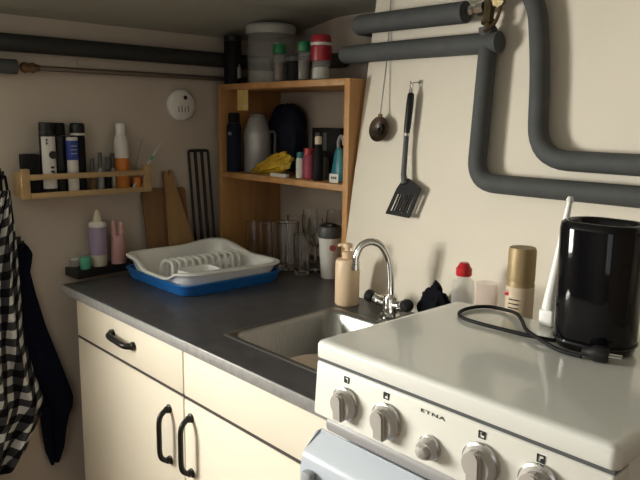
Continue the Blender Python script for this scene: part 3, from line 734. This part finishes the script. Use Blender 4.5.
# slotted blade: a frame and five bars
bl = bmesh.new()
A, Bc, Cc, D = Vector((.808, 1.208)), Vector((.886, 1.214)), Vector((.862, 1.137)), Vector((.781, 1.140))
def q2(u, v): return A*(1-u)*(1-v)+Bc*u*(1-v)+Cc*u*v+D*(1-u)*v
def strip(u0, u1, v0, v1):
    c = [q2(u0, v0), q2(u1, v0), q2(u1, v1), q2(u0, v1)]
    lo_ = [bl.verts.new(P2(p.x, p.y, .020)) for p in c]; hi = [bl.verts.new(P2(p.x, p.y, .0235)) for p in c]
    bl.faces.new(lo_); bl.faces.new(hi[::-1])
    for k in range(4): bl.faces.new((lo_[k], hi[k], hi[(k+1) % 4], lo_[(k+1) % 4]))
strip(0, 1, 0, .22); strip(0, 1, .86, 1); strip(0, .13, .22, .86); strip(.87, 1, .22, .86)
for k in range(1, 7):
    u = .13+.74*k/7; strip(u-.029, u+.029, .22, .86)
nk = [(.828, 1.236), (.844, 1.236), (.886, 1.2139), (.808, 1.2079)]
lo_ = [bl.verts.new(P2(x, z, .020)) for x, z in nk]; hi = [bl.verts.new(P2(x, z, .0235)) for x, z in nk]
bl.faces.new(lo_); bl.faces.new(hi[::-1])
for k in range(4): bl.faces.new((lo_[k], hi[k], hi[(k+1) % 4], lo_[(k+1) % 4]))
link('slotted_blade', bl, 'matt_black', t, smooth=False)
t = thing('wall_hook', 'small chrome wire hook holding the spatula', 'hook', onwall(.817, 1.478, 0))
ho = onwall(.813, 1.478, 0)
link('hook_wire', TB(catmull([Vector((.010, 0, .002)), Vector((.004, -.012, .001)), Vector((-.001, -.024, -.001)), Vector((-.0005, -.029, .003))], 5), .0016, 6), 'chrome', t)
link('hook_plate', lathe(bmesh.new(), [(0, 0), (.006, 0), (.006, .002), (0, .003)], seg=14, mtx=Tm(.010, .0, .002) @ F), 'chrome', t)

# ------------------------------------------------------------------ left wall fittings
t = thing('wall_detector', 'round white detector with a small dark sensor on the left wall', 'detector', (WLX, .474, 1.423))
F2 = Matrix.Rotation(PI/2, 4, 'Y')
link('housing', lathe(bmesh.new(), [(0, 0), (.051, 0), (.053, .004), (.051, .014), (.043, .021), (0, .022)], seg=36, mtx=F2), 'white_plastic', t)
link('sensor', lathe(bmesh.new(), [(0, .0215), (.007, .0215), (.0065, .0235), (0, .0235)], seg=14, mtx=Tm(0, .008, .024) @ F2), 'ink', t)
for k, y in enumerate((-.018, -.006, .006, .018)):
    link('grille_slot', B(.0212, .0226, y-.002, y+.002, -.024, -.006+.004*(k % 2)), 'grey_plastic', t)

# spice rack
t = thing('wall_rack', 'light pine wall rack holding toiletries on the left wall', 'rack', (0, 0, 1.152))
y0, y1 = -.078, .310
link('bottom_board', B(WLX+.001, .026, y0+.012, y1-.012, 0, .010, .001), 'pine_light', t)
for y in (y0, y1-.012):
    link('end_panel', B(WLX+.001, .014, y, y+.012, 0, .070, .001), 'pine_light', t)
    link('front_post', B(.0145, .034, y-.006, y+.018, -.002, .082, .002), 'pine_light', t)
link('front_rail', B(.0265, .034, y0+.0185, y1-.0185, .050, .066, .001), 'pine_light', t)
link('bottom_rail', B(.0265, .034, y0+.0185, y1-.0185, -.002, .014, .001), 'pine_light', t)
zr = 1.1625
tag(link('black_box', B(-.044, .008, -.061, -.020, zr, zr+.110, .003), 'matt_black'), 'short black box at the left end of the pine wall rack', 'box')
t = thing('shampoo_bottle', 'white-fronted black bottle with a round black mark in the pine wall rack', 'bottle', (-.002, .006, zr))
parts_lathe(t, 'body', [(0, 0), (.020, 0), (.022, .004), (.022, .168), (.021, .172), (0, .172)], 'black', sx=.8)
parts_lathe(t, 'cap', [(0, .1725), (.0215, .1725), (.0215, .196), (.019, .200), (0, .200)], 'black', sx=.8)
lb = []
for k in range(9):
    a = math.radians(-62+124*k/8); lb.append((.0184*math.cos(a), .0228*math.sin(a)))
bm = bmesh.new(); prism(bm, lb+[(p[0]-.002, p[1]*.93) for p in lb[::-1]], .012, .160)
plab(link('front_label', bm, 'label_white', t), 'white front label')
em = Tm(.0178, .008, .108) @ Matrix.Rotation(PI/2, 4, 'Y')
link('round_mark', lathe(bmesh.new(), [(0, 0), (.0115, 0), (.0115, .0014), (0, .0014)], seg=18, mtx=em), 'ink', t)
bm = bmesh.new()
for k in range(3): box(bm, .0178, .0195, .0, .010, .07-.012*k, .0755-.012*k)
for k in range(2): box(bm, .0175, .0193, -.010, -.006, .148-.010*k, .154-.010*k)
link('print', bm, 'ink', t)
t = thing('shower_gel', 'slim all-black bottle just right of the white-fronted one in the wall rack', 'bottle', (-.020, .047, zr))
parts_lathe(t, 'body', [(0, 0), (.018, 0), (.020, .004), (.020, .16), (0, .163)], 'black', sx=.9)
parts_lathe(t, 'cap', [(0, .1635), (.019, .1635), (.019, .194), (.015, .199), (0, .199)], 'matt_black', sx=.9)
t = thing('cream_tube', 'white tube with a royal blue band in the pine wall rack', 'tube', (.006, .075, zr))
parts_lathe(t, 'body', [(0, 0), (.0145, 0), (.016, .003), (.017, .12), (.017, .155), (.0165, .158), (0, .158)], 'label_white', sx=.75)
parts_lathe(t, 'blue_band', [(.0168, .092), (.0182, .092), (.0182, .148), (.0176, .148)], 'royal', sx=.75)
bm = bmesh.new()
for k in range(3): box(bm, .0128, .0142, -.009, .009, .132-.011*k, .1335-.011*k)
link('print', bm, 'label_white', t)
t = thing('deodorant_can', 'dark can with a white ring under its black cap in the pine wall rack', 'can', (-.018, .103, zr))
parts_lathe(t, 'body', [(0, 0), (.020, 0), (.021, .003), (.021, .158), (.019, .162), (0, .162)], 'matt_black')
parts_lathe(t, 'white_ring', [(0, .1625), (.0215, .1625), (.0215, .169), (0, .169)], 'label_white')
parts_lathe(t, 'cap', [(0, .1695), (.022, .1695), (.022, .192), (.018, .199), (0, .199)], 'black')
def vial(x, y, h, label, m):
    t = thing('nail_polish', label, 'bottle', (x, y, zr), group='small bottles in the wall rack')
    parts_lathe(t, 'body', [(0, 0), (.009, 0), (.0105, .002), (.0105, h*.5), (.006, h*.58), (0, h*.58)], m, seg=16)
    parts_lathe(t, 'cap', [(0, h*.585), (.0065, h*.585), (.006, h), (0, h)], 'dark_grey', seg=14)
vial(.002, .136, .095, 'small dark brown bottle next to the dark can in the wall rack', 'spice')
vial(.002, .161, .112, 'tallest small bottle, greenish grey, in the middle of the wall rack', 'grey_plastic')
vial(.002, .185, .098, 'small black bottle third in the row of small bottles in the wall rack', 'matt_black')
vial(-.014, .208, .108, 'small silver bottle beside the orange spray can in the wall rack', 'silver')
t = thing('air_freshener', 'white and orange spray can at the right of the pine wall rack', 'can', (-.016, .240, zr))
parts_lathe(t, 'lower_body', [(0, 0), (.022, 0), (.023, .003), (.023, .092), (0, .092)], 'orange')
parts_lathe(t, 'upper_body', [(0, .0925), (.023, .0925), (.0225, .14), (.016, .165), (0, .165)], 'label_white')
parts_lathe(t, 'cap', [(0, .1655), (.0145, .1655), (.0145, .194), (.012, .199), (0, .199)], 'white_plastic')
for i, (p, q_, lab, m) in enumerate((((.014, .262, zr+.002), (-.024, .385, zr+.138), 'pale green toothbrush leaning right out of the wall rack', 'mint'),
                               ((-.020, .272, zr+.002), (-.026, .318, zr+.150), 'thin clear stick leaning out of the wall rack behind the toothbrush', 'grey_plastic'))):
    p, q_ = Vector(p), Vector(q_)
    if i == 0:
        t = thing('toothbrush', lab, 'toothbrush', p)
        d = q_-p
        link('handle', TB([d*0, d*.5, d*.8, d], [.0032, .003, .0024, .002], 10), 'label_white', t)
        link('bristles', TB([d*.60, d*.68], .0045, 8), 'mint', t)
    else:
        tag(link('stick', TB([p, q_], .0018, 8), m), lab, 'stick')
tag(link('red_pot', L([(0, 0), (.012, 0), (.013, .002), (.013, .03), (.011, .034), (0, .034)], c=(.004, .280, zr), seg=18), 'orange'), 'little orange-red pot at the right end inside the wall rack', 'pot')

# ------------------------------------------------------------------ hanging cloths
def interp(tab, z):
    for (z0_, v0), (z1_, v1) in zip(tab, tab[1:]):
        if z0_ >= z >= z1_: return v0+(v1-v0)*(z0_-z)/(z0_-z1_)
    return tab[-1][1] if z < tab[-1][0] else tab[0][1]
def drape(name, Ltab, Rtab, ztop, zbl, zbr, xc, amp, nf, m, seed, slant=0.0, nu=44, nv=70, th=.003):
    """hanging cloth: left and right edges given as y over z; the bottom runs from zbl to zbr"""
    bm = bmesh.new(); uvl = bm.loops.layers.uv.new('UVMap'); G = []; UV = {}
    rnd = random.Random(seed); ph = rnd.random()*6
    for j in range(nv+1):
        row = []
        for i in range(nu+1):
            u = i/nu; zb = zbl+(zbr-zbl)*u
            z = ztop+(zb-ztop)*j/nv
            ya, yb = interp(Ltab, z), interp(Rtab, z)
            w = max(.005, yb-ya); y = ya+w*u
            g = min(1, .25+j/nv*1.5)
            x = xc+amp*g*math.sin(nf*2*PI*u+ph+.9*math.sin(3*z+seed))+amp*.4*math.sin(nf*4.3*PI*u+2*ph+5*z)
            v = bm.verts.new((max(x, WLX+.006), y, z)); row.append(v)
            UV[v] = ((u*.26+slant*(ztop-z)+.02*math.sin(7*z)), (ztop-z)+.10*u+.018*math.sin(6*u+seed+3*z))
        G.append(row)
    for a, b in zip(G, G[1:]):
        for i in range(nu):
            f = bm.faces.new((a[i], b[i], b[i+1], a[i+1]))
            for lp_ in f.loops: lp_[uvl].uv = UV[lp_.vert]
    return bm, th
def cloth_obj(name, args, m, parent):
    bm, th = drape(name, *args)
    o = link(name, bm, m, parent, angle=180)
    md = o.modifiers.new('thickness', 'SOLIDIFY'); md.thickness = th; md.offset = 0
    return o
t = thing('checked_shirt', 'black and white checked cloth hanging on the left wall at the edge of view', 'cloth', (0, 0, 0))
Lt = [(1.175, -.135), (1.05, -.20), (.9, -.24), (.3, -.27)]
Rt = [(1.175, -.108), (1.03, -.097), (.90, -.092), (.74, -.088), (.62, -.066), (.545, -.044), (.50, -.052), (.45, -.082), (.40, -.108), (.33, -.160), (.25, -.20)]
cloth_obj('body', (Lt, Rt, 1.175, .20, .40, .010, .019, 2.6, 'x', 4, .22), 'gingham', t)
plab(link('hanging_loop', TB(fillet([(.002, -.128, 1.172), (-.006, -.126, 1.215), (-.006, -.114, 1.215), (.002, -.112, 1.172)], .006), .004, 8), 'black_cloth', t), 'black hanging loop')
NG = t = thing('navy_garment', 'dark navy garment hanging on the left wall beside the checked cloth', 'garment', (0, 0, 0))
Lt = [(1.01, -.095), (.9, -.15), (.6, -.15), (.52, -.085), (.48, -.050), (.41, -.046), (.36, -.040), (.30, -.022)]
Rt = [(1.01, -.058), (.985, -.043), (.965, -.046), (.93, -.054), (.86, -.042), (.76, -.020), (.62, .022), (.52, .050), (.485, .046), (.46, .034), (.42, .024), (.36, .014), (.325, .000), (.30, -.012)]
cloth_obj('body', (Lt, Rt, 1.01, .31, .315, -.028, .008, 1.5, 'x', 2, 0), 'navy', t)
link('hanging_loop', TB(fillet([(-.026, -.088, 1.005), (-.004, -.084, 1.019), (-.004, -.072, 1.019), (-.026, -.068, 1.005)], .006), .0035, 8), 'navy', NG)
def hook(y, z, label):
    t = thing('coat_hook', label, 'hook', (WLX, y, z), group='coat hooks on the left wall')
    link('back_plate', B(0, .004, -.010, .010, -.022, .022, .001), 'black_metal', t)
    link('prong', TB(catmull([(.004, 0, -.004), (.026, 0, -.010), (.042, 0, 0), (.047, 0, .016)], 5), .004, 10), 'black_metal', t)
hook(-.120, 1.212, 'dark coat hook above the checked cloth')
hook(-.078, 1.012, 'dark coat hook behind the top of the navy garment')

# ------------------------------------------------------------------ camera
cd = bpy.data.cameras.new('camera'); cam = bpy.data.objects.new('camera', cd); COL.objects.link(cam)
r = Vector((0.67796735, 0.73494565, 0.01466837)); dn = Vector((0.13786846, -0.1075289, -0.98459627)); fw = Vector((-0.72204747, 0.66954643, -0.17422691))
m = Matrix((r, -dn, -fw)).transposed().to_4x4(); m.translation = Vector((1.9676, -.7488, 1.38))
cam.matrix_world = m
cd.sensor_width = 36; cd.lens = 677.5753/640*36; cd.clip_start = .02
sc.camera = cam

# ------------------------------------------------------------------ light: daylight through window_1 and an added fill from the far side of the room
def area(name, loc, direction, sx, sy, power, col):
    l = bpy.data.lights.new(name, 'AREA'); l.shape = 'RECTANGLE'; l.size = sx; l.size_y = sy; l.energy = power; l.color = col
    o = bpy.data.objects.new(name, l); COL.objects.link(o); o.location = loc
    o.rotation_euler = Vector(direction).to_track_quat('-Z', 'Y').to_euler(); return o
area('window_daylight', (WLX-.16, (wy0+wy1)/2, (wz0+wz1)/2), (1, 0, 0), .76, .54, 98, (1.0, .985, .90))
area('room_fill', (2.3, -2.35, 1.2), (-.55, 1, -.05), .9, .8, 3.0, (.93, .96, 1.0))  # soft fill lamp added inside the room, no window behind it
wd = bpy.data.worlds.new('world'); sc.world = wd; wd.use_nodes = True
bg = wd.node_tree.nodes['Background']; bg.inputs['Color'].default_value = (.85, .92, 1, 1); bg.inputs['Strength'].default_value = 1.0
vs = sc.view_settings; sc.display_settings.display_device = 'sRGB'
vs.view_transform = 'Standard'; vs.look = 'None'; vs.gamma = 1; vs.use_curve_mapping = False; vs.exposure = 0.17
